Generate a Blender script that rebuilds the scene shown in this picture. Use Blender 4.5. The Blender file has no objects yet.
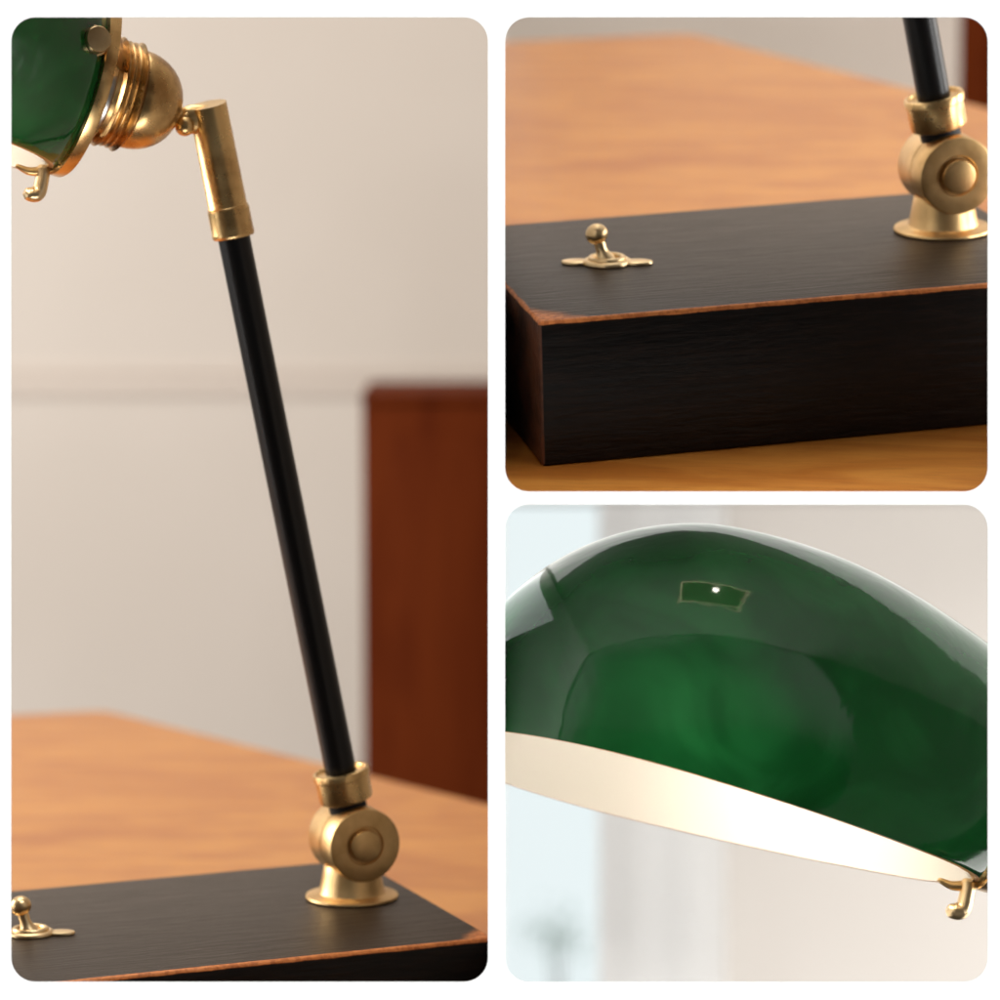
import bpy, bmesh, math, random
from mathutils import Matrix, Vector
random.seed(7)
SC = bpy.context.scene
COL = SC.collection
U = 0.0004                      # one unit of the plan = 0.4 mm
CAMZ = 1.1
F = 3150.0                      # focal length in picture pixels
PITCH = math.atan(335.0 / F)
R = math.radians

# ------------------------------------------------------------------ camera
cam_d = bpy.data.cameras.new('camera')
cam = bpy.data.objects.new('camera', cam_d)
COL.objects.link(cam)
cam.location = (0, 0, CAMZ)
cam.rotation_euler = (math.pi / 2 - PITCH, 0, 0)
cam_d.sensor_width = 36.0
cam_d.lens = 36.0 * F / 1000.0
cam_d.clip_start = 0.05
cam_d.clip_end = 60
cam_d.dof.use_dof = True
cam_d.dof.focus_distance = 2835 * U
APERTURE = 31 * U
cam_d.dof.aperture_fstop = (cam_d.lens / 1000.0) / APERTURE
SC.camera = cam
CF = Vector((0, math.cos(PITCH), -math.sin(PITCH)))
CR = Vector((1, 0, 0))
CU = Vector((0, math.sin(PITCH), math.cos(PITCH)))
CAM = Vector((0, 0, CAMZ))

# ------------------------------------------------------------------ world and lights
SC.view_settings.view_transform = 'Standard'
SC.view_settings.look = 'None'
SC.view_settings.gamma = 1
SC.view_settings.exposure = 0
SC.view_settings.use_curve_mapping = False
SC.render.engine = 'CYCLES'
SC.cycles.max_bounces = 8
SC.cycles.caustics_reflective = False
SC.cycles.caustics_refractive = False
SC.cycles.sample_clamp_indirect = 4

world = bpy.data.worlds.new("World")
SC.world = world
world.use_nodes = True
wn, wl = world.node_tree.nodes, world.node_tree.links
wn.clear()
w_out = wn.new('ShaderNodeOutputWorld')
w_bg = wn.new('ShaderNodeBackground')
w_tc = wn.new('ShaderNodeTexCoord')
w_sep = wn.new('ShaderNodeSeparateXYZ')
wl.new(w_tc.outputs['Generated'], w_sep.inputs[0])


def w_math(op, a, b=None):
    n = wn.new('ShaderNodeMath'); n.operation = op
    for k, v in enumerate((a, b)):
        if v is None: continue
        if isinstance(v, (int, float)): n.inputs[k].default_value = v
        else: wl.new(v, n.inputs[k])
    return n.outputs[0]


def w_lobe(d, c0, c1, strength):
    """soft bright patch of the surroundings around direction d: cosines c0 (edge) to c1 (full)"""
    dt = wn.new('ShaderNodeVectorMath'); dt.operation = 'DOT_PRODUCT'
    wl.new(w_tc.outputs['Generated'], dt.inputs[0])
    dt.inputs[1].default_value = Vector(d).normalized()
    m = wn.new('ShaderNodeMapRange'); m.interpolation_type = 'SMOOTHSTEP'
    wl.new(dt.outputs['Value'], m.inputs['Value'])
    m.inputs['From Min'].default_value = c0; m.inputs['From Max'].default_value = c1
    m.inputs['To Max'].default_value = strength
    return m.outputs['Result']


WORLD_GAIN = 1.0
RAKE = 11
tot = w_lobe((0, 0, 1), -0.15, 0.25, 0.13)                       # room above the table line
tot = w_math('ADD', tot, 0.03)
for lobe in (((-0.95, -0.28, 0.25), 0.60, 0.86, 0.55),              # big window on the left
             ((0.93, -0.22, 0.30), 0.70, 0.95, 0.4),              # pale room on the right
             ((0.0, 0.25, 1.0), 0.60, 0.92, 0.7)):                # ceiling behind the board
    tot = w_math('ADD', tot, w_lobe(*lobe))
w_bg.inputs['Color'].default_value = (1.0, 0.985, 0.965, 1)
wl.new(w_math('MULTIPLY', tot, WORLD_GAIN), w_bg.inputs['Strength'])
wl.new(w_bg.outputs[0], w_out.inputs[0])


def area(name, loc, target, sx, sy, power, color=(1, 1, 1)):
    d = bpy.data.lights.new(name, 'AREA')
    d.shape = 'RECTANGLE'
    d.size = sx; d.size_y = sy
    d.energy = power; d.color = color
    o = bpy.data.objects.new(name, d)
    COL.objects.link(o)
    o.location = loc
    o.rotation_euler = (Vector(target) - Vector(loc)).to_track_quat('-Z', 'Y').to_euler()
    return o


# four soft boxes raking over the board from its four sides
BC = CAM + CF * (2680 * U)
for nm, off, sx, sy in (('top_softbox', CU, 1.0, 0.4), ('bottom_softbox', -CU, 1.0, 0.4), ('left_softbox', -CR, 0.4, 1.0), ('right_softbox', CR, 0.4, 1.0)):
    rt = nm == 'right_softbox'
    area(nm, BC + off * 1.05 - CF * (0.27 if rt else 0.40), BC, sx, sy, RAKE * (1.35 if rt else 1), (1.0, 1.0, 1.0))
# fill lights added at either side and above to brighten behind the board
area('side_fill', (-2.6, 2.1, 1.7), (0, 2.9, 1.0), 1.6, 1.6, 88, (1.0, 0.955, 0.91))
area('side_fill', (2.6, 2.0, 1.75), (0.2, 3.0, 1.4), 1.4, 1.2, 60, (1.0, 0.96, 0.92))
area('side_fill', (2.6, 2.0, 0.2), (0.5, 3.2, 0.7), 1.4, 1.2, 96, (1.0, 0.965, 0.935))  # unseen fill added for the dim wall behind the lit shade
area('panel_fill', (0.55, 1.45, 0.45), (0.3, 1.6, 1.0), 0.5, 0.3, 1.2, (1.0, 0.98, 0.95))  # added from below to lighten the panel that the shade mirrors
area('overhead_fill', CAM + CR * 0.225 + CF * 1.42 - CU * 0.0011, CAM + CR * 0.225 + CF * 1.42 - CU, 0.444, 0.5, 0.6, (1.0, 0.985, 0.96))  # unseen strip added for the bright reflection along the shade's top edge
PX0 = CAM + CR * (0.0004 * ((496.5 - 500) * 2680 / F + 5)) + CF * 1.205 - CU * 0.035
area('shade_glow_fill', PX0, PX0 + CR, 0.15, 0.05, 0.03, (0.95, 0.98, 1.0))  # unseen light added to put a pale glow on the shade's left end
area('overhead_fill', (-0.35, 1.75, 2.4), (-0.3, 1.7, 0.7), 1.0, 0.8, 9, (1.0, 0.95, 0.88))


# ------------------------------------------------------------------ materials
def mat(name):
    m = bpy.data.materials.new(name)
    m.use_nodes = True
    nt = m.node_tree
    b = nt.nodes['Principled BSDF']
    return m, nt, b


def node(nt, kind, **kw):
    n = nt.nodes.new(kind)
    for k, v in kw.items():
        if k.startswith('i_'):
            n.inputs[k[2:].replace('_', ' ')].default_value = v
        else:
            setattr(n, k, v)
    return n


def link(nt, a, b):
    nt.links.new(a, b)


def math_n(nt, op, a, b=None, clamp=False):
    n = nt.nodes.new('ShaderNodeMath'); n.operation = op; n.use_clamp = clamp
    for i, v in enumerate((a, b)):
        if v is None: continue
        if isinstance(v, (int, float)): n.inputs[i].default_value = v
        else: nt.links.new(v, n.inputs[i])
    return n.outputs[0]


def mixc(nt, fac, a, b):
    n = nt.nodes.new('ShaderNodeMix'); n.data_type = 'RGBA'
    if isinstance(fac, (int, float)): n.inputs[0].default_value = fac
    else: nt.links.new(fac, n.inputs[0])
    for i, v in ((6, a), (7, b)):
        if isinstance(v, tuple): n.inputs[i].default_value = v if len(v) == 4 else v + (1,)
        else: nt.links.new(v, n.inputs[i])
    return n.outputs[2]


def smooth(nt, v, lo, hi):
    n = nt.nodes.new('ShaderNodeMapRange'); n.interpolation_type = 'SMOOTHSTEP'
    nt.links.new(v, n.inputs['Value'])
    n.inputs['From Min'].default_value = lo; n.inputs['From Max'].default_value = hi
    return n.outputs['Result']


def coords(nt, scale=(1, 1, 1)):
    tc = nt.nodes.new('ShaderNodeTexCoord')
    mp = nt.nodes.new('ShaderNodeMapping')
    mp.inputs['Scale'].default_value = scale
    nt.links.new(tc.outputs['Object'], mp.inputs['Vector'])
    return tc.outputs['Object'], mp.outputs['Vector']


def noise(nt, vec, scale, detail=4, rough=0.55, dist=0.0):
    n = nt.nodes.new('ShaderNodeTexNoise')
    n.inputs['Scale'].default_value = scale
    n.inputs['Detail'].default_value = detail
    n.inputs['Roughness'].default_value = rough
    n.inputs['Distortion'].default_value = dist
    nt.links.new(vec, n.inputs['Vector'])
    return n.outputs['Fac']


def bump(nt, b, h, strength, dist):
    n = nt.nodes.new('ShaderNodeBump')
    n.inputs['Strength'].default_value = strength
    n.inputs['Distance'].default_value = dist
    nt.links.new(h, n.inputs['Height'])
    nt.links.new(n.outputs[0], b.inputs['Normal'])


def make_plain(name, c, rough=0.9, spec=0.3):
    m, nt, b = mat(name)
    b.inputs['Base Color'].default_value = c + (1,)
    b.inputs['Roughness'].default_value = rough
    b.inputs['Specular IOR Level'].default_value = spec
    return m


def make_plaster(name, c, c2, sc=2.0):
    m, nt, b = mat(name)
    o, v = coords(nt)
    f = noise(nt, v, sc, 3)
    link(nt, mixc(nt, smooth(nt, f, 0.35, 0.65), c, c2), b.inputs['Base Color'])
    b.inputs['Roughness'].default_value = 0.85
    bump(nt, b, noise(nt, v, 220, 3), 0.1, 0.0005)
    return m


def make_brass(name, base=(0.80, 0.54, 0.24), dark=(0.40, 0.22, 0.08), r0=0.20, r1=0.38):
    m, nt, b = mat(name)
    o, v = coords(nt)
    f = noise(nt, v, 90, 5)
    f2 = noise(nt, v, 28, 4, 0.6, 0.5)
    f = math_n(nt, 'ADD', math_n(nt, 'MULTIPLY', f, 0.5), math_n(nt, 'MULTIPLY', f2, 0.5))
    link(nt, mixc(nt, smooth(nt, f, 0.42, 0.68), base, dark), b.inputs['Base Color'])
    b.inputs['Metallic'].default_value = 1
    g = noise(nt, v, 260, 4)
    rr = nt.nodes.new('ShaderNodeMapRange')
    link(nt, g, rr.inputs['Value'])
    rr.inputs['To Min'].default_value = r0; rr.inputs['To Max'].default_value = r1
    link(nt, rr.outputs[0], b.inputs['Roughness'])
    bump(nt, b, noise(nt, v, 900, 3), 0.12, 0.0001)
    return m


def make_rod():
    m, nt, b = mat('black_satin')
    o, v = coords(nt)
    b.inputs['Base Color'].default_value = (0.005, 0.005, 0.0055, 1)
    b.inputs['Roughness'].default_value = 0.34
    b.inputs['Specular IOR Level'].default_value = 0.32
    bump(nt, b, noise(nt, v, 1500, 2), 0.15, 0.00008)
    return m


def make_table_wood():
    m, nt, b = mat('orange_wood')
    o, v = coords(nt, (3.0, 11.0, 6.0))
    n1 = noise(nt, v, 2.4, 6, 0.62, 1.6)
    o2, v2 = coords(nt, (14.0, 120.0, 20.0))
    n2 = noise(nt, v2, 4.0, 5, 0.65, 0.4)
    c = mixc(nt, smooth(nt, n1, 0.36, 0.66), (0.56, 0.225, 0.040), (0.42, 0.135, 0.020))
    c = mixc(nt, math_n(nt, 'MULTIPLY', smooth(nt, n2, 0.45, 0.75), 0.35), c, (0.24, 0.07, 0.014))
    link(nt, c, b.inputs['Base Color'])
    b.inputs['Roughness'].default_value = 0.33
    b.inputs['Specular IOR Level'].default_value = 0.42
    bump(nt, b, n2, 0.06, 0.0006)
    return m


# lamp base block in plan units: x -432..67, y -211..154, z 0..125
BX0, BX1, BY0, BY1, BZ = -442, 67, -207, 161, 125


def make_base_wood():
    m, nt, b = mat('ebonised_wood')
    o, v = coords(nt, (1.0, 9.0, 9.0))
    sep = nt.nodes.new('ShaderNodeSeparateXYZ'); link(nt, o, sep.inputs[0])
    x, y, z = (math_n(nt, 'DIVIDE', sep.outputs[i], U) for i in range(3))
    grain = noise(nt, v, 55, 6, 0.65, 0.6)
    blot = noise(nt, o, 60, 5, 0.6)
    fine = noise(nt, o, 420, 4, 0.6)
    dark = mixc(nt, smooth(nt, grain, 0.4, 0.75), (0.0028, 0.002, 0.0016), (0.010, 0.005, 0.003))
    dx = math_n(nt, 'SUBTRACT', x, BX0)
    dxr = math_n(nt, 'SUBTRACT', BX1, x)
    dy = math_n(nt, 'SUBTRACT', y, BY0)
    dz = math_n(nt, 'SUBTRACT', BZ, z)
    top_sheen = smooth(nt, dz, 2.0, 0.5)
    dark = mixc(nt, top_sheen, dark, mixc(nt, grain, (0.045, 0.027, 0.015), (0.022, 0.014, 0.008)))  # glossy sheen of the top put into the colour as a lighter brown
    # the end grain face is rubbed to a reddish brown
    endface = math_n(nt, 'MULTIPLY', smooth(nt, math_n(nt, 'SUBTRACT', 3.0, dx), 0.0, 1.5),
                     smooth(nt, blot, 0.30, 0.62))
    c = mixc(nt, endface, dark, (0.10, 0.034, 0.015))
    # worn arrises: distance to the three upper edges, and to the front corners
    e1 = math_n(nt, 'MAXIMUM', dy, dz)
    e2 = math_n(nt, 'MAXIMUM', dx, dz)
    k1 = math_n(nt, 'ADD', math_n(nt, 'ADD', dx, dy), math_n(nt, 'MULTIPLY', dz, 14))
    k2 = math_n(nt, 'ADD', math_n(nt, 'ADD', dxr, dy), math_n(nt, 'MULTIPLY', dz, 14))
    wob = math_n(nt, 'MULTIPLY', math_n(nt, 'SUBTRACT', blot, 0.5), 9)
    wob2 = math_n(nt, 'MULTIPLY', math_n(nt, 'SUBTRACT', fine, 0.5), 1.4)
    def worn(d, lo, hi, k):
        d2 = math_n(nt, 'ADD', d, math_n(nt, 'MULTIPLY', math_n(nt, 'ADD', wob, wob2), k))
        return smooth(nt, math_n(nt, 'MULTIPLY', d2, -1), -hi, -lo)
    w = math_n(nt, 'MAXIMUM', worn(e1, 3.0, 4.4, 0.35), worn(e2, 1.4, 3.8, 0.7))
    w = math_n(nt, 'MAXIMUM', w, worn(k1, 26, 58, 4))
    w = math_n(nt, 'MAXIMUM', w, worn(k2, 22, 48, 4))
    orange = mixc(nt, smooth(nt, fine, 0.4, 0.62), (0.66, 0.225, 0.065), (0.46, 0.14, 0.04))
    c = mixc(nt, w, c, orange)
    link(nt, c, b.inputs['Base Color'])
    rr = nt.nodes.new('ShaderNodeMapRange')
    link(nt, grain, rr.inputs['Value'])
    rr.inputs['To Min'].default_value = 0.27; rr.inputs['To Max'].default_value = 0.46
    link(nt, rr.outputs[0], b.inputs['Roughness'])
    b.inputs['Specular IOR Level'].default_value = 0.22
    ww = noise(nt, v, 26, 5, 0.7, 1.0)
    bump(nt, b, math_n(nt, 'ADD', math_n(nt, 'MULTIPLY', grain, 0.5), ww), 0.55, 0.0009)
    return m


def make_green():
    m, nt, b = mat('green_cased_glass')
    o, v = coords(nt)
    f = noise(nt, v, 24, 3, 0.5, 1.4)
    c = mixc(nt, smooth(nt, f, 0.35, 0.7), (0.004, 0.060, 0.012), (0.010, 0.105, 0.024))
    link(nt, c, b.inputs['Base Color'])
    b.inputs['Roughness'].default_value = 0.10
    b.inputs['IOR'].default_value = 1.52
    b.inputs['Coat Weight'].default_value = 0.3
    b.inputs['Coat Roughness'].default_value = 0.03
    tr = nt.nodes.new('ShaderNodeBsdfTranslucent')
    tr.inputs['Color'].default_value = (0.01, 0.22, 0.035, 1)
    mx = nt.nodes.new('ShaderNodeMixShader')
    mx.inputs[0].default_value = 0.09
    out = nt.nodes['Material Output']
    link(nt, b.outputs[0], mx.inputs[1]); link(nt, tr.outputs[0], mx.inputs[2])
    link(nt, mx.outputs[0], out.inputs['Surface'])
    bump(nt, b, noise(nt, v, 38, 3, 0.5, 0.6), 0.30, 0.0022)
    return m


def make_opal():
    m, nt, b = mat('white_opal_glass')
    b.inputs['Base Color'].default_value = (0.84, 0.80, 0.73, 1)
    b.inputs['Roughness'].default_value = 0.5
    tr = nt.nodes.new('ShaderNodeBsdfTranslucent')
    tr.inputs['Color'].default_value = (0.8, 0.75, 0.62, 1)
    mx = nt.nodes.new('ShaderNodeMixShader')
    mx.inputs[0].default_value = 0.25
    out = nt.nodes['Material Output']
    link(nt, b.outputs[0], mx.inputs[1]); link(nt, tr.outputs[0], mx.inputs[2])
    link(nt, mx.outputs[0], out.inputs['Surface'])
    return m


def make_emit(name, c, s):
    m, nt, b = mat(name)
    b.inputs['Base Color'].default_value = (0, 0, 0, 1)
    b.inputs['Emission Color'].default_value = c + (1,)
    b.inputs['Emission Strength'].default_value = s
    return m


BRASS = make_brass('antique_brass')
BRASS_S = make_brass('satin_brass', (0.80, 0.54, 0.25), (0.56, 0.35, 0.14), 0.30, 0.46)
BRASS_P = make_brass('pale_brass', (0.86, 0.64, 0.36), (0.64, 0.43, 0.20), 0.25, 0.38)
SILVER = make_brass('nickel', (0.7, 0.68, 0.64), (0.5, 0.47, 0.42), 0.25, 0.4)
BLACK = make_rod()
GAP = make_plain('dark_gap', (0.01, 0.008, 0.006), 0.6)
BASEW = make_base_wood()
GREEN = make_green()
OPAL = make_opal()
RIM = make_plain('amber_glass_edge', (0.55, 0.26, 0.09), 0.3, 0.5)
BULB = make_emit('lit_bulb', (1.0, 0.86, 0.66), 6)
TABLE = make_table_wood()
BOARD = make_plain('white_card', (0.90, 0.90, 0.90), 0.9, 0.1)
PARTM = make_plain('white_panel', (0.62, 0.61, 0.59), 0.9, 0.1)
WALL = make_plaster('beige_plaster', (0.65, 0.58, 0.51), (0.69, 0.62, 0.55), 1.6)
WALL_D = make_plaster('beige_panelling', (0.60, 0.50, 0.415), (0.64, 0.54, 0.45), 1.6)
RAIL = make_plain('rail_paint', (0.63, 0.55, 0.48), 0.6)


# ------------------------------------------------------------------ mesh helpers
def finish(name, bm, mats, M, parent=None, clips=(), smooth_on=True, angle=38):
    """bm is in plan units in the frame M (a world matrix); clips are world planes (point, normal pointing to the side removed)"""
    bmesh.ops.scale(bm, vec=(U, U, U), verts=bm.verts)
    inv = M.inverted()
    for p, n in clips:
        pl = inv @ Vector(p)
        nl = (M.to_3x3().transposed() @ Vector(n)).normalized()
        g = bm.verts[:] + bm.edges[:] + bm.faces[:]
        res = bmesh.ops.bisect_plane(bm, geom=g, plane_co=pl, plane_no=nl, clear_outer=True, dist=1e-7)
        cut = [e for e in res['geom_cut'] if isinstance(e, bmesh.types.BMEdge)]
        if cut:
            try: bmesh.ops.edgeloop_fill(bm, edges=cut)
            except Exception: pass
    me = bpy.data.meshes.new(name)
    bm.normal_update()
    bm.to_mesh(me); bm.free()
    for m in mats if isinstance(mats, (list, tuple)) else [mats]: me.materials.append(m)
    o = bpy.data.objects.new(name, me)
    COL.objects.link(o)
    if parent is not None:
        o.parent = parent
        o.matrix_parent_inverse = Matrix.Identity(4)
        o.matrix_basis = PW[parent.name].inverted() @ M
    else:
        o.matrix_world = M
    PW[o.name] = M.copy()
    if smooth_on:
        for p in me.polygons: p.use_smooth = True
        me.set_sharp_from_angle(angle=R(angle))
    return o


PW = {}


def empty(name, M):
    o = bpy.data.objects.new(name, None)
    COL.objects.link(o)
    o.matrix_world = M
    o.empty_display_size = 0.02
    PW[o.name] = M.copy()
    return o


def tag(o, label=None, cat=None, group=None, kind=None):
    for k, v in (('label', label), ('category', cat), ('group', group), ('kind', kind)):
        if v: o[k] = v
    return o


def frame_z(origin, zdir, xhint=(1, 0, 0)):
    z = Vector(zdir).normalized()
    x = Vector(xhint)
    x = (x - z * x.dot(z)).normalized()
    y = z.cross(x)
    m = Matrix((x, y, z)).transposed().to_4x4()
    m.translation = Vector(origin)
    return m


def lathe(bm, prof, M=Matrix.Identity(4), n=64, mi=0, cap=True):
    """prof = [(r, z)...] turned about local z"""
    rings = []
    for r, z in prof:
        if r < 1e-6:
            rings.append([bm.verts.new(M @ Vector((0, 0, z)))])
        else:
            rings.append([bm.verts.new(M @ Vector((r * math.cos(2 * math.pi * k / n), r * math.sin(2 * math.pi * k / n), z))) for k in range(n)])
    for a, b in zip(rings, rings[1:]):
        for k in range(n):
            k2 = (k + 1) % n
            if len(a) == 1 and len(b) == 1: continue
            if len(a) == 1: f = bm.faces.new((a[0], b[k2], b[k]))
            elif len(b) == 1: f = bm.faces.new((a[k], a[k2], b[0]))
            else: f = bm.faces.new((a[k], a[k2], b[k2], b[k]))
            f.material_index = mi
    return rings


def box(bm, x0, x1, y0, y1, z0, z1, M=Matrix.Identity(4), mi=0, bev=0, seg=2):
    vs = [bm.verts.new(M @ Vector((x, y, z))) for z in (z0, z1) for y in (y0, y1) for x in (x0, x1)]
    fs = []
    for q in ((0, 2, 3, 1), (4, 5, 7, 6), (0, 1, 5, 4), (2, 6, 7, 3), (0, 4, 6, 2), (1, 3, 7, 5)):
        f = bm.faces.new([vs[i] for i in q]); f.material_index = mi; fs.append(f)
    if bev:
        es = list({e for f in fs for e in f.edges})
        bmesh.ops.bevel(bm, geom=es, offset=bev, segments=seg, profile=0.5, affect='EDGES')
    return fs


def sphere(bm, c, r, M=Matrix.Identity(4), sx=1, sy=1, sz=1, mi=0):
    prof = [(r * math.sin(math.pi * i / 16) * 1.0, -r * math.cos(math.pi * i / 16) * sz) for i in range(17)]
    prof[0] = (0, prof[0][1]); prof[-1] = (0, prof[-1][1])
    lathe(bm, prof, M @ Matrix.Translation(Vector(c)) @ Matrix.Diagonal((sx, sy, 1, 1)), 32, mi)


def torus(bm, M, R0, r, n=72, k=12, mi=0):
    rings = []
    for i in range(n):
        t = 2 * math.pi * i / n
        rings.append([bm.verts.new(M @ Vector(((R0 + r * math.cos(2 * math.pi * j / k)) * math.cos(t), (R0 + r * math.cos(2 * math.pi * j / k)) * math.sin(t), r * math.sin(2 * math.pi * j / k)))) for j in range(k)])
    for i in range(n):
        a, b = rings[i], rings[(i + 1) % n]
        for j in range(k):
            f = bm.faces.new((a[j], b[j], b[(j + 1) % k], a[(j + 1) % k])); f.material_index = mi


def tube(bm, pts, radii, n=20, squash=1.0, fine=1):
    """swept round bar through points (capped)"""
    pts = [Vector(p) for p in pts]
    if fine > 1:                # round the bends off
        P2, R2 = [], []
        for i in range(len(pts) - 1):
            p0, p1, p2_, p3 = pts[max(i - 1, 0)], pts[i], pts[i + 1], pts[min(i + 2, len(pts) - 1)]
            for k in range(fine):
                t = k / fine
                P2.append(0.5 * (2 * p1 + (p2_ - p0) * t + (2 * p0 - 5 * p1 + 4 * p2_ - p3) * t * t + (3 * p1 - p0 - 3 * p2_ + p3) * t ** 3))
                R2.append(radii[i] * (1 - t) + radii[i + 1] * t)
        pts, radii = P2 + [pts[-1]], R2 + [radii[-1]]
    pts = [pts[0]] + pts + [pts[-1]]
    radii = [radii[0] * .6] + list(radii) + [radii[-1] * .6]
    pts[0] = pts[0] - (pts[2] - pts[1]).normalized() * radii[1] * .5
    pts[-1] = pts[-1] + (pts[-2] - pts[-3]).normalized() * radii[-2] * .5
    rings = []
    up = Vector((0, 1, 0))
    for i, p in enumerate(pts):
        t = (pts[min(i + 1, len(pts) - 1)] - pts[max(i - 1, 0)]).normalized()
        a = (up - t * up.dot(t)).normalized()
        b = t.cross(a)
        r = radii[i]
        rings.append([bm.verts.new(p + a * r * squash * math.cos(2 * math.pi * k / n) + b * r * math.sin(2 * math.pi * k / n)) for k in range(n)])
    for a, b in zip(rings, rings[1:]):
        for k in range(n): bm.faces.new((a[k], a[(k + 1) % n], b[(k + 1) % n], b[k]))
    bm.faces.new(rings[0][::-1]); bm.faces.new(rings[-1])


def lerp_tab(tab, x):
    for (x0, y0), (x1, y1) in zip(tab, tab[1:]):
        if x <= x1: return y0 + (y1 - y0) * (x - x0) / (x1 - x0)
    return tab[-1][1]


def spline_tab(tab, x):
    """Catmull-Rom through a table"""
    n = len(tab)
    for i in range(n - 1):
        if x <= tab[i + 1][0] or i == n - 2:
            x0, y0 = tab[i]; x1, y1 = tab[i + 1]
            h = x1 - x0
            m0 = (tab[i + 1][1] - tab[i - 1][1]) / (tab[i + 1][0] - tab[i - 1][0]) if i > 0 else (y1 - y0) / h
            m1 = (tab[i + 2][1] - tab[i][1]) / (tab[i + 2][0] - tab[i][0]) if i < n - 2 else (y1 - y0) / h
            t = (x - x0) / h
            return ((2*t**3 - 3*t**2 + 1) * y0 + (t**3 - 2*t**2 + t) * h * m0 + (-2*t**3 + 3*t**2) * y1 + (t**3 - t**2) * h * m1)


# ------------------------------------------------------------------ where each lamp stands
YAW = R(23)
M1 = Matrix.Translation(Vector((-148 * U, 3090 * U, CAMZ - 853 * U))) @ Matrix.Rotation(YAW, 4, 'Z')


def ray(px, py):
    return (CF + CR * ((px - 500) / F) + CU * ((500 - py) / F))


def swing(anchor_local, px, py, scale, roll=0.0, extra=0.0):
    """another lamp of the same kind seen from the same side: swung round so that the anchor lies on the ray (px, py), same distance"""
    p1 = M1 @ (Vector(anchor_local) * U)
    d1 = (p1 - CAM)
    d2 = ray(px, py).normalized()
    q = d1.normalized().rotation_difference(d2)
    p2 = CAM + d2 * d1.length * (1 + extra)
    return (Matrix.Translation(p2) @ Matrix.Rotation(roll, 4, d2) @ q.to_matrix().to_4x4() @ Matrix.Scale(scale, 4) @ Matrix.Translation(-p1) @ M1)


M2 = swing((5, -30, 181), 960, 178, 1.05, R(1.3))
M3 = swing((-303, 0, 841), 970, 893, 1.10, R(0.0))

# the board and its divisions
D0 = 2680.0                     # distance of the board along the camera axis
PXB = D0 / F                    # plan units per picture pixel on the board
VX = (496.5 - 500) * PXB        # vertical division
HZ = (500 - 497.5) * PXB        # horizontal division (along camera up)
TH = 3.0                        # half thickness of the divisions
BM = Matrix((CR, CF, CU)).transposed().to_4x4(); BM.translation = CAM     # board frame: x right, y away, z up


def bpt(x, y, z): return BM @ (Vector((x, y, z)) * U)


LEFT_OF = (bpt(VX - TH - 1, 0, 0), tuple(CR))
RIGHT_OF = (bpt(VX + TH + 1, 0, 0), tuple(-CR))
ABOVE = (bpt(0, 0, HZ + TH + 1), tuple(-CU))
BELOW = (bpt(0, 0, HZ - TH - 1), tuple(CU))
BEHIND = (bpt(0, D0 + 9, 0), tuple(-CF))
CLIP1 = (LEFT_OF, BEHIND)
CLIP2 = (RIGHT_OF, ABOVE, BEHIND)
CLIP3 = (RIGHT_OF, BELOW, BEHIND)


def rounded_rect(x0, x1, z0, z1, r, n=10):
    pts = []
    for cx, cz, a0 in ((x1 - r, z1 - r, 0), (x0 + r, z1 - r, 90), (x0 + r, z0 + r, 180), (x1 - r, z0 + r, 270)):
        for i in range(n + 1):
            a = R(a0 + 90 * i / n)
            pts.append((cx + r * math.cos(a), cz + r * math.sin(a)))
    return pts


def build_board():
    cu = bpy.data.curves.new('tmp', 'CURVE')
    cu.dimensions = '2D'; cu.fill_mode = 'BOTH'; cu.extrude = 0.8 * U
    def add(pts):
        s = cu.splines.new('POLY'); s.points.add(len(pts) - 1)
        for i, (x, z) in enumerate(pts): s.points[i].co = (x * U, z * U, 0, 1)
        s.use_cyclic_u = True
    w = 1400 * PXB
    add([(-w, -w), (w, -w), (w, w), (-w, w)])
    for (a, b, c, d) in ((11, 488, 17, 982), (505, 988, 17, 491.5), (505, 988, 504.5, 982)):
        add(rounded_rect((a - 500) * PXB, (b - 500) * PXB, (500 - d) * PXB, (500 - c) * PXB, 24 * PXB))
    tmp = bpy.data.objects.new('tmp', cu); COL.objects.link(tmp)
    dg = bpy.context.evaluated_depsgraph_get()
    me = bpy.data.meshes.new_from_object(tmp.evaluated_get(dg))
    bpy.data.objects.remove(tmp)
    me.name = 'white_board'
    me.transform(Matrix.Rotation(math.pi / 2, 4, 'X'))
    me.materials.clear(); me.materials.append(BOARD); me.materials.append(make_plain('grey_backing', (0.10, 0.10, 0.10), 0.8, 0.2)); me.materials.append(make_plain('card_edge', (0.30, 0.30, 0.30), 0.9, 0.1))
    for p in me.polygons: p.material_index = (1 if p.center.y > 0.4 * U else 0) if abs(p.normal.y) > 0.9 else 2
    o = bpy.data.objects.new('white_board', me); COL.objects.link(o)
    m = BM.copy(); m.translation = bpt(0, D0 + 1.5, 0)
    o.matrix_world = m
    tag(o, 'white board with three round cornered openings in front of the lamps', kind='structure')
    for p in me.polygons: p.use_smooth = False


build_board()
FARW = 9000.0
bm = bmesh.new(); box(bm, VX - TH, VX + TH, D0 + 4, FARW, -1100, 1900)
pt = finish('partition', bm, [PARTM, make_plain('brown_panel', (0.24, 0.21, 0.18), 0.8, 0.2)], BM, smooth_on=False)
for p in pt.data.polygons: p.material_index = 1 if p.normal.x < -0.9 else 0
tag(pt, kind='structure')
bm = bmesh.new(); box(bm, VX + TH + .5, 2400, D0 + 4, FARW, HZ - TH, HZ + TH)
tag(finish('partition', bm, make_plain('grey_panel', (0.50, 0.49, 0.47), 0.9, 0.1), BM, smooth_on=False), kind='structure')


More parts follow.
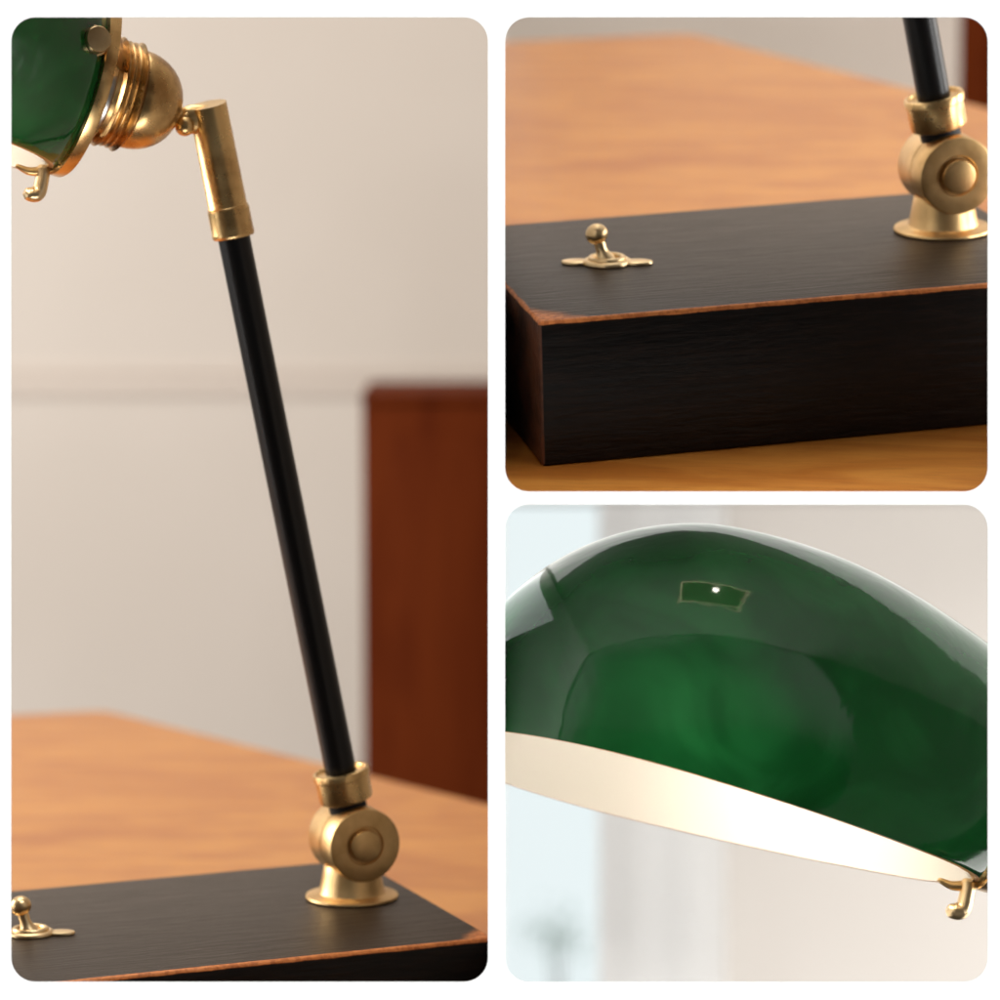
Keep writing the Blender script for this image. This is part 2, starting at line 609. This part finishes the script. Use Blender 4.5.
# ------------------------------------------------------------------ the lamp
HOLD = Vector((-268, 0, 930))
TILT = R(16)
AX = Vector((-math.cos(TILT), 0, math.sin(TILT)))       # along the shade, away from the arm
TOP = [(0, 78), (8, 86), (16, 93), (50, 112), (95, 127), (136, 138), (182, 146), (227, 149), (268, 148), (309, 143), (345, 132), (381, 114), (413, 90), (439, 62), (462, 26), (482, -18), (496, -56), (504, -97)]


def nrim(a): return -86.5 - 11 * a / 504


def section(a, off):
    nc = -84 * max(0, a / 504) ** 2.1
    r = spline_tab(TOP, a) - nc - off
    return nc, r


def shade_layer(bm, M, off, mi, flip, na=56, nk=72):
    """one skin of the shade: egg shaped body cut below by the rim plane; local x along the shade, z up"""
    grid = []
    A = [504 * (1 - math.cos(math.pi / 2 * i / na)) * 0 + 504 * math.sin(math.pi / 2 * i / na) for i in range(na + 1)]
    A = [7, 9, 12, 16, 20] + [a for a in A if a > 24]
    for a in A:
        a2 = min(a, 504 - off)
        nc, r = section(a2, off)
        rim = nrim(a2)
        r = max(r, abs(rim - nc) * 1.0 + .01 - off)
        c = max(-1, min(1, (nc - rim) / r))
        th = math.acos(c)                       # half angle missing below
        row = []
        for k in range(nk + 1):
            ph = th + (2 * math.pi - 2 * th) * k / nk
            row.append(bm.verts.new(M @ Vector((a2, r * math.sin(ph), nc - r * math.cos(ph)))))
        grid.append(row)
    for i in range(len(grid) - 1):
        for k in range(nk):
            q = (grid[i][k], grid[i + 1][k], grid[i + 1][k + 1], grid[i][k + 1])
            f = bm.faces.new(q if not flip else q[::-1]); f.material_index = mi
    return grid


def build_lamp(M, label, parts, clips, light_power):
    root = empty('desk_lamp', M)
    tag(root, label, 'lamp', 'green shaded brass desk lamps behind the white board')
    I = Matrix.Identity(4)
    def part(name, bm, m, parent=root, **kw):
        return finish(name, bm, m, M, parent, clips, **kw)
    if 'base' in parts:
        bm = bmesh.new()
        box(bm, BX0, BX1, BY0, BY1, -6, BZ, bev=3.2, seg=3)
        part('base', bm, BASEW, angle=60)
        # toggle switch
        S = Matrix.Translation((-335, -25, BZ)) @ Matrix.Rotation(R(-20), 4, 'Z')
        sw = bmesh.new()
        lathe(sw, [(0, 0), (21.5, 0), (22.5, 1.5), (22, 3.5), (19.5, 5), (15, 4.2), (0, 4)], S @ Matrix.Diagonal((1, .92, 1, 1)), 48)
        torus(sw, S @ Matrix.Translation((0, 0, 5.2)) @ Matrix.Diagonal((1, .92, 1, 1)), 15, 2.6)
        sw_o = part('switch', sw, BRASS_P)
        for s in (-1, 1):
            t = bmesh.new()
            lathe(t, [(0, 0), (11.5, 0), (12.5, 1.2), (12, 2.8), (10, 3.4), (0, 3.4)], S @ Matrix.Translation((s * 28, 0, 0)) @ Matrix.Diagonal((1.15, .72, 1, 1)), 40)
            box(t, min(s * 18, s * 30), max(s * 18, s * 30), -6, 6, 0.2, 2.6, S)
            part('mounting_tab', t, BRASS_P, sw_o)
        t = bmesh.new()
        L = S @ frame_z((-2, 0, 3), (-0.28, -0.02, 1))
        lathe(t, [(0, 0), (10, 0), (9, 3), (6.5, 6), (5.2, 11), (5.4, 16), (5.0, 19), (6, 20)], L, 32)
        sphere(t, (0, 0, 26), 10.4, L, sz=.92)
        part('toggle', t, BRASS_P, sw_o)
    if 'knuckle' in parts:
        bm = bmesh.new()
        P = Matrix.Translation((0, 0, BZ))
        lathe(bm, [(0, 0.2), (45, 0.2), (46.5, 1.6), (46, 3.2), (43.5, 4.2), (36, 4.6), (33.4, 6), (32.6, 8), (31, 16), (29, 26), (28, 32), (27, 34), (0, 34)], P, 72)
        part('pedestal', bm, BRASS_S)
        # hinge barrel, axis towards the front of the base
        K = frame_z((3, -31, 183), (0, 1, 0))
        bm = bmesh.new()
        lathe(bm, [(0, 3.4), (18.6, 3.4), (18.8, 1.0), (19.6, 0.3), (34.5, 0), (36.2, .5), (37, 2), (37, 28), (36.3, 28.6), (36.3, 29.4), (37, 30), (37, 64), (36.2, 65.6), (34, 66.4), (0, 66.4)], K, 80)
        kn = part('hinge_barrel', bm, BRASS_S)
        bm = bmesh.new()
        lathe(bm, [(0, -5.4), (13.4, -5.2), (15.4, -4.4), (16.2, -2.8), (16.2, 4), (0, 4)], K, 56)
        part('hinge_button', bm, BRASS_S, kn)
    if 'rod' in parts:
        b0, b1 = Vector((-9, 0, 243)), Vector((-118, 0, 785))
        d = (b1 - b0).normalized()
        Q = frame_z(b0, d)
        bm = bmesh.new()
        lathe(bm, [(0, -19), (24.5, -19), (26.2, -18), (26.8, -16), (27.2, 4), (28.4, 5), (28.6, 10), (27.8, 12), (26, 12.6), (24.4, 11.8), (23.6, 10), (18.4, 9.6), (16.4, 10.4), (0, 10.4)], Q, 72)
        cup = part('rod_cup', bm, BRASS)
        bm = bmesh.new()
        lathe(bm, [(0, -34), (19, -34), (19, -19.2), (0, -19.2)], Q, 40)
        part('cup_neck', bm, GAP, cup)
        Ln = (b1 - b0).length
        bm = bmesh.new()
        lathe(bm, [(0, 4), (15.6, 4)] + [(15.6, 4 + (Ln + 6 - 4) * i / 12) for i in range(1, 13)] + [(0, Ln + 6)], Q, 64)
        part('rod', bm, BLACK)
    if 'arm' in parts:
        T = frame_z(b1, d)
        bm = bmesh.new()
        lathe(bm, [(16, -1.5), (19.4, -1.2), (20.6, 0.6), (20.8, 3), (20.4, 4.4), (20.4, 26.6), (19.6, 27.2), (19.6, 28), (20.0, 28.6), (18.9, 30), (18.6, 128)], T, 64)
        # mitred top: shear the last ring so it slopes, then cap
        n = 64
        bm.verts.ensure_lookup_table()
        last = [v for v in bm.verts][-n:]
        c = sum((v.co for v in last), Vector()) / n
        for v in last: v.co += d * ((v.co - c).x * 0.06 + (v.co - c).y * 0.14)
        bm.faces.new(last)
        tube_o = part('elbow_tube', bm, BRASS)
        bm = bmesh.new()
        sphere(bm, (0, 0, 0), 4.2, frame_z(b1 + d * 86 + Vector((18.5, 0, 0)), (1, 0, 0)), sz=.7)
        part('set_screw', bm, BRASS_P, tube_o)
        # stub and ball joint between tube and socket cap
        bm = bmesh.new()
        a0 = b1 + d * 113
        tip = HOLD - AX * 99
        pts = [a0 + Vector((4, 0, 1)), a0 + Vector((-19, 0, 0.5)), a0 + Vector((-25, 0, -1))]
        tube(bm, pts, [14.5, 14, 13], 28, 0.75)
        lathe(bm, [(0, 0), (6.2, 0), (6.2, (tip - pts[2]).length + 10), (0, (tip - pts[2]).length + 10)], frame_z(pts[2], tip - pts[2]), 24)
        torus(bm, frame_z(pts[2] + (tip - pts[2]) * .42, tip - pts[2]), 7.5, 2.6, 32, 10)
        part('arm_stub', bm, BRASS)
        bm = bmesh.new()
        sphere(bm, tuple(tip + Vector((5, -6, -13))), 9.5, I)
        lathe(bm, [(0, 0), (5, 0), (5, 12), (0, 12)], frame_z(tip + Vector((4, -3, -6)), (0.3, -.5, -.8)), 20)
        part('thumb_screw', bm, BRASS)
    if 'holder' in parts:
        Hm = frame_z(HOLD, -AX, (0, 1, 0))      # local z towards the arm
        bm = bmesh.new()
        prof = [(44, 50), (47, 51.5), (47.5, 53)]
        for i in range(1, 13):
            t = math.pi / 2 * i / 12
            prof.append((47.5 * math.cos(t) ** .92 if i < 12 else 0, 54 + 46 * math.sin(t)))
        lathe(bm, prof, Hm, 72)
        cap_o = part('socket_cap', bm, BRASS)
        bm = bmesh.new()
        pr = [(44, 22), (49, 22)]
        for i in range(4):
            z = 26 + i * 6.2
            pr += [(48.6 + (.8 if i == 3 else 0), z), (50.6, z + 1.2), (51.6 + (1.6 if i in (0, 3) else 0), z + 2.8), (50.6, z + 4.4), (48.6, z + 5.6)]
        pr += [(44, 51.5)]
        lathe(bm, pr, Hm, 80)
        part('ribbed_collar', bm, BRASS)
        bm = bmesh.new()
        lathe(bm, [(0, -60), (30, -60), (34, -54), (36, -10), (43, -4), (45, 6), (45, 24), (0, 24)], Hm, 56)
        part('lamp_socket', bm, SILVER)
        bm = bmesh.new()                        # gallery ring and its three arms
        lathe(bm, [(78, -7), (89, -7), (91, -5.5), (91, 4), (89.5, 6), (80, 6), (78.5, 4), (78, -7)], Hm, 96)
        g = part('gallery_ring', bm, BRASS)
        for ang in (22, 142, 262):
            bm = bmesh.new()
            A = Hm @ Matrix.Rotation(R(ang), 4, 'Z')
            rows = []
            for r, z, w in ((83, 5, 34), (75, 9, 31), (62, 16, 24), (52, 23, 18), (50, 28, 16)):
                row = []
                for s in (-1, -.5, 0, .5, 1):
                    rr = math.sqrt(max(1, r * r - 0))
                    t = s * w / r
                    row.append(A @ Vector((rr * math.cos(t), rr * math.sin(t), z)))
                rows.append(row)
            V = [[bm.verts.new(p) for p in row] for row in rows]
            for i in range(len(V) - 1):
                for k in range(4): bm.faces.new((V[i][k], V[i][k + 1], V[i + 1][k + 1], V[i + 1][k]))
            ret = bmesh.ops.solidify(bm, geom=bm.faces[:], thickness=2.2)
            part('gallery_arm', bm, BRASS, g)
        # clamping screw on the near side of the ring
        bm = bmesh.new()
        bx = Vector((-281, -72, 964))
        B = frame_z(bx, (0.12, -1, 0.10))
        lathe(bm, [(0, -10), (8, -10), (8, 8), (14.0, 9), (15.4, 11), (15.4, 15), (14.4, 16.5), (12.6, 17), (12.6, 27), (11.4, 29.4), (0, 30.4)], B, 48)
        part('clamp_screw', bm, BRASS_P, g)
        # hooked catch under the ring
        bm = bmesh.new()
        c0 = HOLD + Vector((0, 0, 0)) - (Vector((math.sin(TILT), 0, math.cos(TILT))) * 83)
        q = c0 + Vector((-6, -4, -1))
        tube(bm, [q + Vector((10, 0, 4)), q + Vector((-8, 0, -1)), q + Vector((-22, 0, -2)), q + Vector((-34, 0, 3))], [4.6, 4.8, 4.0, 2.0], 16, 1.0, 5)
        part('catch_bar', bm, BRASS, g)
        bm = bmesh.new()
        tube(bm, [q + Vector((-9, 0, 0)), q + Vector((-10, -1, -8)), q + Vector((-13, -1, -20)), q + Vector((-16, -1, -23)), q + Vector((-19, -1, -23.5)), q + Vector((-22.5, -1, -23)), q + Vector((-24.5, -1, -22))], [7.0, 6.4, 6.8, 7.6, 7.4, 7.0, 6.0], 20, 1.2, 5)
        part('hooked_catch', bm, BRASS_P, g)
    if 'shade' in parts:
        Sm = Matrix((AX, Vector((0, -1, 0)).cross(Vector((0, 0, 1))) * 0 + Vector((0, -1, 0)), AX.cross(Vector((0, -1, 0))))).transposed().to_4x4()
        Sm.translation = HOLD
        Sm = Sm @ Matrix.Rotation(R(SHROT), 4, 'X')
        bm = bmesh.new()
        g1 = shade_layer(bm, Sm, 0, 0, False)
        g2 = shade_layer(bm, Sm, 4.0, 1, True)
        for side in (0, -1):
            for i in range(len(g1) - 1):
                f = bm.faces.new((g1[i][side], g2[i][side], g2[i + 1][side], g1[i + 1][side])); f.material_index = 2
        for k in range(len(g1[-1]) - 1):
            f = bm.faces.new((g1[-1][k], g1[-1][k + 1], g2[-1][k + 1], g2[-1][k])); f.material_index = 2
        bmesh.ops.recalc_face_normals(bm, faces=bm.faces[:])
        part('lamp_shade', bm, [GREEN, OPAL, RIM], angle=50)
        bm = bmesh.new()
        Bm = frame_z(HOLD + AX * 60, AX, (0, 1, 0))
        lathe(bm, [(12, 0), (12, 14)] + [(12 + 18 * math.sin(math.pi / 2 * i / 8), 14 + 34 * i / 8) for i in range(1, 9)] + [(30 * math.cos(math.pi / 2 * i / 8), 48 + 30 * math.sin(math.pi / 2 * i / 8)) for i in range(1, 9)], Bm, 40)
        part('light_bulb', bm, BULB)
        d_ = bpy.data.lights.new('bulb_light', 'POINT')
        d_.energy = light_power; d_.color = (1.0, 0.89, 0.78); d_.shadow_soft_size = 45 * U
        lo = bpy.data.objects.new('bulb_light', d_); COL.objects.link(lo)
        p = M @ ((HOLD + AX * 190 + Vector((0, 0, 0))) * U)
        lo.location = p
    return root


SHROT = 5.4
ALL = ('base', 'knuckle', 'rod', 'arm', 'holder', 'shade')
build_lamp(M1, 'lamp in the tall left opening, its whole black rod and brass elbow in view', ALL, CLIP1, 0.36)
build_lamp(M2, 'lamp in the upper right opening, showing black wooden base block, toggle switch and hinge', ('base', 'knuckle', 'rod'), CLIP2, 0)
build_lamp(M3, 'lamp in the lower right opening, showing its glossy green glass shade with lit white inside', ('rod', 'arm', 'holder', 'shade'), CLIP3, 0.36)


# ------------------------------------------------------------------ tables, walls and cabinets behind the lamps
def build_table(M, label, clips):
    Ty = M @ Matrix.Rotation(-YAW, 4, 'Z')              # table runs parallel to the plan of the picture
    root = empty('table', Ty)
    tag(root, label, 'table', 'wooden tables under the lamps')
    # outline in plan units relative to the lamp foot (-148, 3090)
    out = [(-1500, -900), (1500, -900), (900, 270), (148 - 16 + 0, 1098), (-440, 1790), (-468, 1823), (-486, 1830), (-510, 1826), (-640, 1790), (-1500, 1530)]
    bm = bmesh.new()
    top = [bm.verts.new((x, y, -6.4)) for x, y in out]
    low = [bm.verts.new((x, y, -42)) for x, y in out]
    bm.faces.new(top); bm.faces.new(low[::-1])
    n = len(out)
    for i in range(n): bm.faces.new((top[i], low[i], low[(i + 1) % n], top[(i + 1) % n]))
    bmesh.ops.recalc_face_normals(bm, faces=bm.faces[:])
    es = [e for e in bm.edges if all(v.co.z > -1 for v in e.verts)]
    bmesh.ops.bevel(bm, geom=es, offset=4, segments=3, profile=.5, affect='EDGES')
    finish('tabletop', bm, TABLE, Ty, root, clips, angle=30)
    return root


build_table(M1, 'orange brown wooden table under the lamp in the tall left opening', CLIP1)
build_table(M2, 'orange brown wooden table under the lamp base in the upper right opening', CLIP2)

WALLY = 8200 - 3090


def build_wall(M, clips, lab):
    Ty = M @ Matrix.Rotation(-YAW, 4, 'Z')
    bm = bmesh.new()
    box(bm, -4200, 4200, WALLY, WALLY + 40, -2500, 3600)
    tag(finish('wall', bm, WALL, Ty, None, clips, smooth_on=False), kind='structure')


def build_room_bits(M, clips, label, raillabel):
    Ty = M @ Matrix.Rotation(-YAW, 4, 'Z')
    # wainscot rail at picture height y 362..402
    bm = bmesh.new()
    z0 = 853 - 8200 * 235 / F * 1.0 ; z0 = 235
    box(bm, -4200, 4200, WALLY - 6, WALLY - 0.5, RZ0, RZ1, bev=4)
    box(bm, -4200, 4200, WALLY - 9, WALLY - 0.6, RZ1 + 0.5, RZ1 + 22, bev=4)
    tag(finish('dado_rail', bm, RAIL, Ty, None, clips), raillabel, 'rail', 'pale dado rails along the back walls')


def zpic(y, depth):             # height above the table for picture row y at world distance depth
    return 853 - depth * math.tan(math.atan((y - 500) / F) + PITCH)


RZ0, RZ1 = zpic(398, 8170), zpic(376, 8170)
for M, clips, rl in ((M1, CLIP1, 'painted rail across the pale wall behind the black rod'),):
    build_wall(M, clips, '')
    build_room_bits(M, clips, '', rl)
build_wall(M2, CLIP2, '')


def make_cabinet_wood():
    m, nt, b = mat('red_brown_wood')
    o, v = coords(nt, (9.0, 9.0, 1.2))
    n1 = noise(nt, v, 3.0, 5, 0.6, 1.0)
    link(nt, mixc(nt, smooth(nt, n1, 0.3, 0.7), (0.112, 0.020, 0.0035), (0.078, 0.012, 0.002)), b.inputs['Base Color'])
    b.inputs['Roughness'].default_value = 0.6
    b.inputs['Specular IOR Level'].default_value = 0.03
    return m


CAB = make_cabinet_wood()


def build_cabinet(M, label, clips):
    Ty = M @ Matrix.Rotation(-YAW, 4, 'Z')
    root = empty('cabinet', Ty)
    tag(root, label, 'cabinet', 'red brown cabinets behind the tables')
    D = 6900.0
    x0 = (362 - 500) / F * D + 148
    zt = zpic(394, D)
    bm = bmesh.new()
    box(bm, x0, x0 + 1500, D - 3090, D - 3090 + 420, -1900, zt - 22, bev=6)
    finish('carcass', bm, CAB, Ty, root, clips)
    bm = bmesh.new()
    box(bm, x0 - 3, x0 + 1512, D - 3090 - 6, D - 3090 + 425, zt - 21, zt, bev=5)
    finish('cabinet_top', bm, CAB, Ty, root, clips)
    bm = bmesh.new()
    box(bm, x0 + 70, x0 + 700, D - 3090 - 12, D - 3090 - 0.5, -1750, zt - 90, bev=5)
    finish('door', bm, CAB, Ty, root, clips)


build_cabinet(M1, 'dark red brown cabinet against the wall right of the black rod', CLIP1)
build_cabinet(M2, 'dark red brown cabinet in the top right corner behind the hinge', CLIP2)

# ------------------------------------------------------------------ the room behind the lit shade
WC = make_plaster('pale_plaster', (0.60, 0.565, 0.525), (0.64, 0.605, 0.565), 1.2)
CURT = make_plain('pale_curtain', (0.90, 0.90, 0.89), 0.9, 0.1)
D3 = 8600.0
def X3(px): return (px - 500) / F * D3


bm = bmesh.new()
box(bm, X3(712), 3600, D3, D3 + 60, -3300, HZ - TH - 2)
tag(finish('wall', bm, WC, BM, smooth_on=False), kind='structure')
bm = bmesh.new()                # pale curtain with soft folds
rows = []
nx = 120
for i in range(nx + 1):
    x = X3(597) + (X3(722) - X3(597)) * i / nx
    y = D3 - 130 + 1.0 * math.sin(i * .13) + 0.3 * math.sin(i * .31 + 1)
    rows.append((bm.verts.new((x, y, -3300)), bm.verts.new((x, y, HZ - TH - 3))))
for a, b in zip(rows, rows[1:]): bm.faces.new((a[0], b[0], b[1], a[1]))
bmesh.ops.solidify(bm, geom=bm.faces[:], thickness=4)
tag(finish('curtain', bm, CURT, BM), 'pale grey curtain hanging between the bright window and the beige wall', 'curtain')

wr = empty('window', BM @ Matrix.Translation(Vector((X3(560), D3, -900)) * U))
tag(wr, 'bright white window left of the pale curtain behind the green shade', 'window')
GLASS, gnt, gb = mat('window_glass')
gb.inputs['Base Color'].default_value = (0.95, 1, 1, 1)
gb.inputs['Transmission Weight'].default_value = 1
gb.inputs['Roughness'].default_value = 0
gb.inputs['IOR'].default_value = 1.0
bm = bmesh.new()
box(bm, VX + TH + 2, X3(640), D3 + 10, D3 + 14, -3200, HZ - TH - 3)
finish('pane', bm, GLASS, BM, wr, smooth_on=False)
bm = bmesh.new()
box(bm, X3(603), X3(626), D3 - 10, D3 + 50, -3300, HZ - TH - 3)
finish('window_frame', bm, make_plain('white_paint', (0.8, 0.8, 0.78), 0.5), BM, wr, smooth_on=False)

SKY = make_emit('daylight_sky', (0.85, 0.895, 0.905), 1.0)
bm = bmesh.new()
box(bm, VX - 2600, 3000, 15000, 15040, -4200, HZ - 10)
tag(finish('sky', bm, SKY, BM, smooth_on=False), kind='structure')
# shrub outside the window
LEAF = make_plain('leaf_green', (0.42, 0.58, 0.50), 0.6)
shr = bmesh.new()
cx, cz = (557 - 500) / F * 12600, (500 - 935) / F * 12600
for i in range(150):
    p = Vector((random.gauss(0, 75), random.gauss(0, 60), random.gauss(0, 62)))
    c = Vector((cx, 12600, cz)) + p
    a = Vector((random.uniform(-1, 1), random.uniform(-1, 1), random.uniform(-1, 1))).normalized() * 15
    b = a.cross(Vector((random.uniform(-1, 1), random.uniform(-1, 1), random.uniform(-1, 1)))).normalized() * 7
    vs = [shr.verts.new(c + q) for q in (a, b, -a, -b)]
    shr.faces.new(vs)
sh = empty('shrub', BM @ Matrix.Translation(Vector((cx, 12600, cz - 400)) * U))
tag(sh, 'small green shrub outside the bright window at lower left of the lit shade', 'shrub')
finish('foliage', shr, LEAF, BM, sh, smooth_on=False)
st = bmesh.new()
for dx in (-30, 5, 34):
    tube(st, [(cx + dx * .2, 12600, cz - 420), (cx + dx * .6, 12600, cz - 200), (cx + dx, 12600, cz + 20)], [5, 4, 2], 8)
finish('stem', st, make_plain('bark', (0.16, 0.12, 0.09)), BM, sh)

# small square light fixed to the panel above the green shade (it mirrors in the glass)
cl = empty('ceiling_lamp', BM @ Matrix.Translation(Vector((211, 2784, HZ - TH)) * U))
tag(cl, 'small square ceiling lamp mirrored as a bright dot in a frame on the green shade', 'ceiling lamp')
bm = bmesh.new()
box(bm, 166, 256, 2764, 2804, HZ - TH - 0.9, HZ - TH - 0.05)
finish('backplate', bm, make_plain('lamp_backplate', (0.22, 0.21, 0.12), 0.5), BM, cl, smooth_on=False)
bm = bmesh.new()
for x0, x1, y0, y1 in ((166, 256, 2764, 2765.6), (166, 256, 2802.6, 2804), (166, 167.8, 2765.7, 2802.5), (254.2, 256, 2765.7, 2802.5)):
    box(bm, x0, x1, y0, y1, HZ - TH - 1.6, HZ - TH - 0.95)
finish('lit_frame', bm, make_emit('lit_frame', (1.0, 0.86, 0.55), 3.0), BM, cl, smooth_on=False)
bm = bmesh.new()
lathe(bm, [(0, -1.7), (5.2, -1.6), (5.6, -1.0), (0, -1.0)], Matrix.Translation((214, 2792, HZ - TH)), 32)
finish('bulb', bm, make_emit('lit_spot', (1.0, 0.93, 0.82), 30.0), BM, cl)
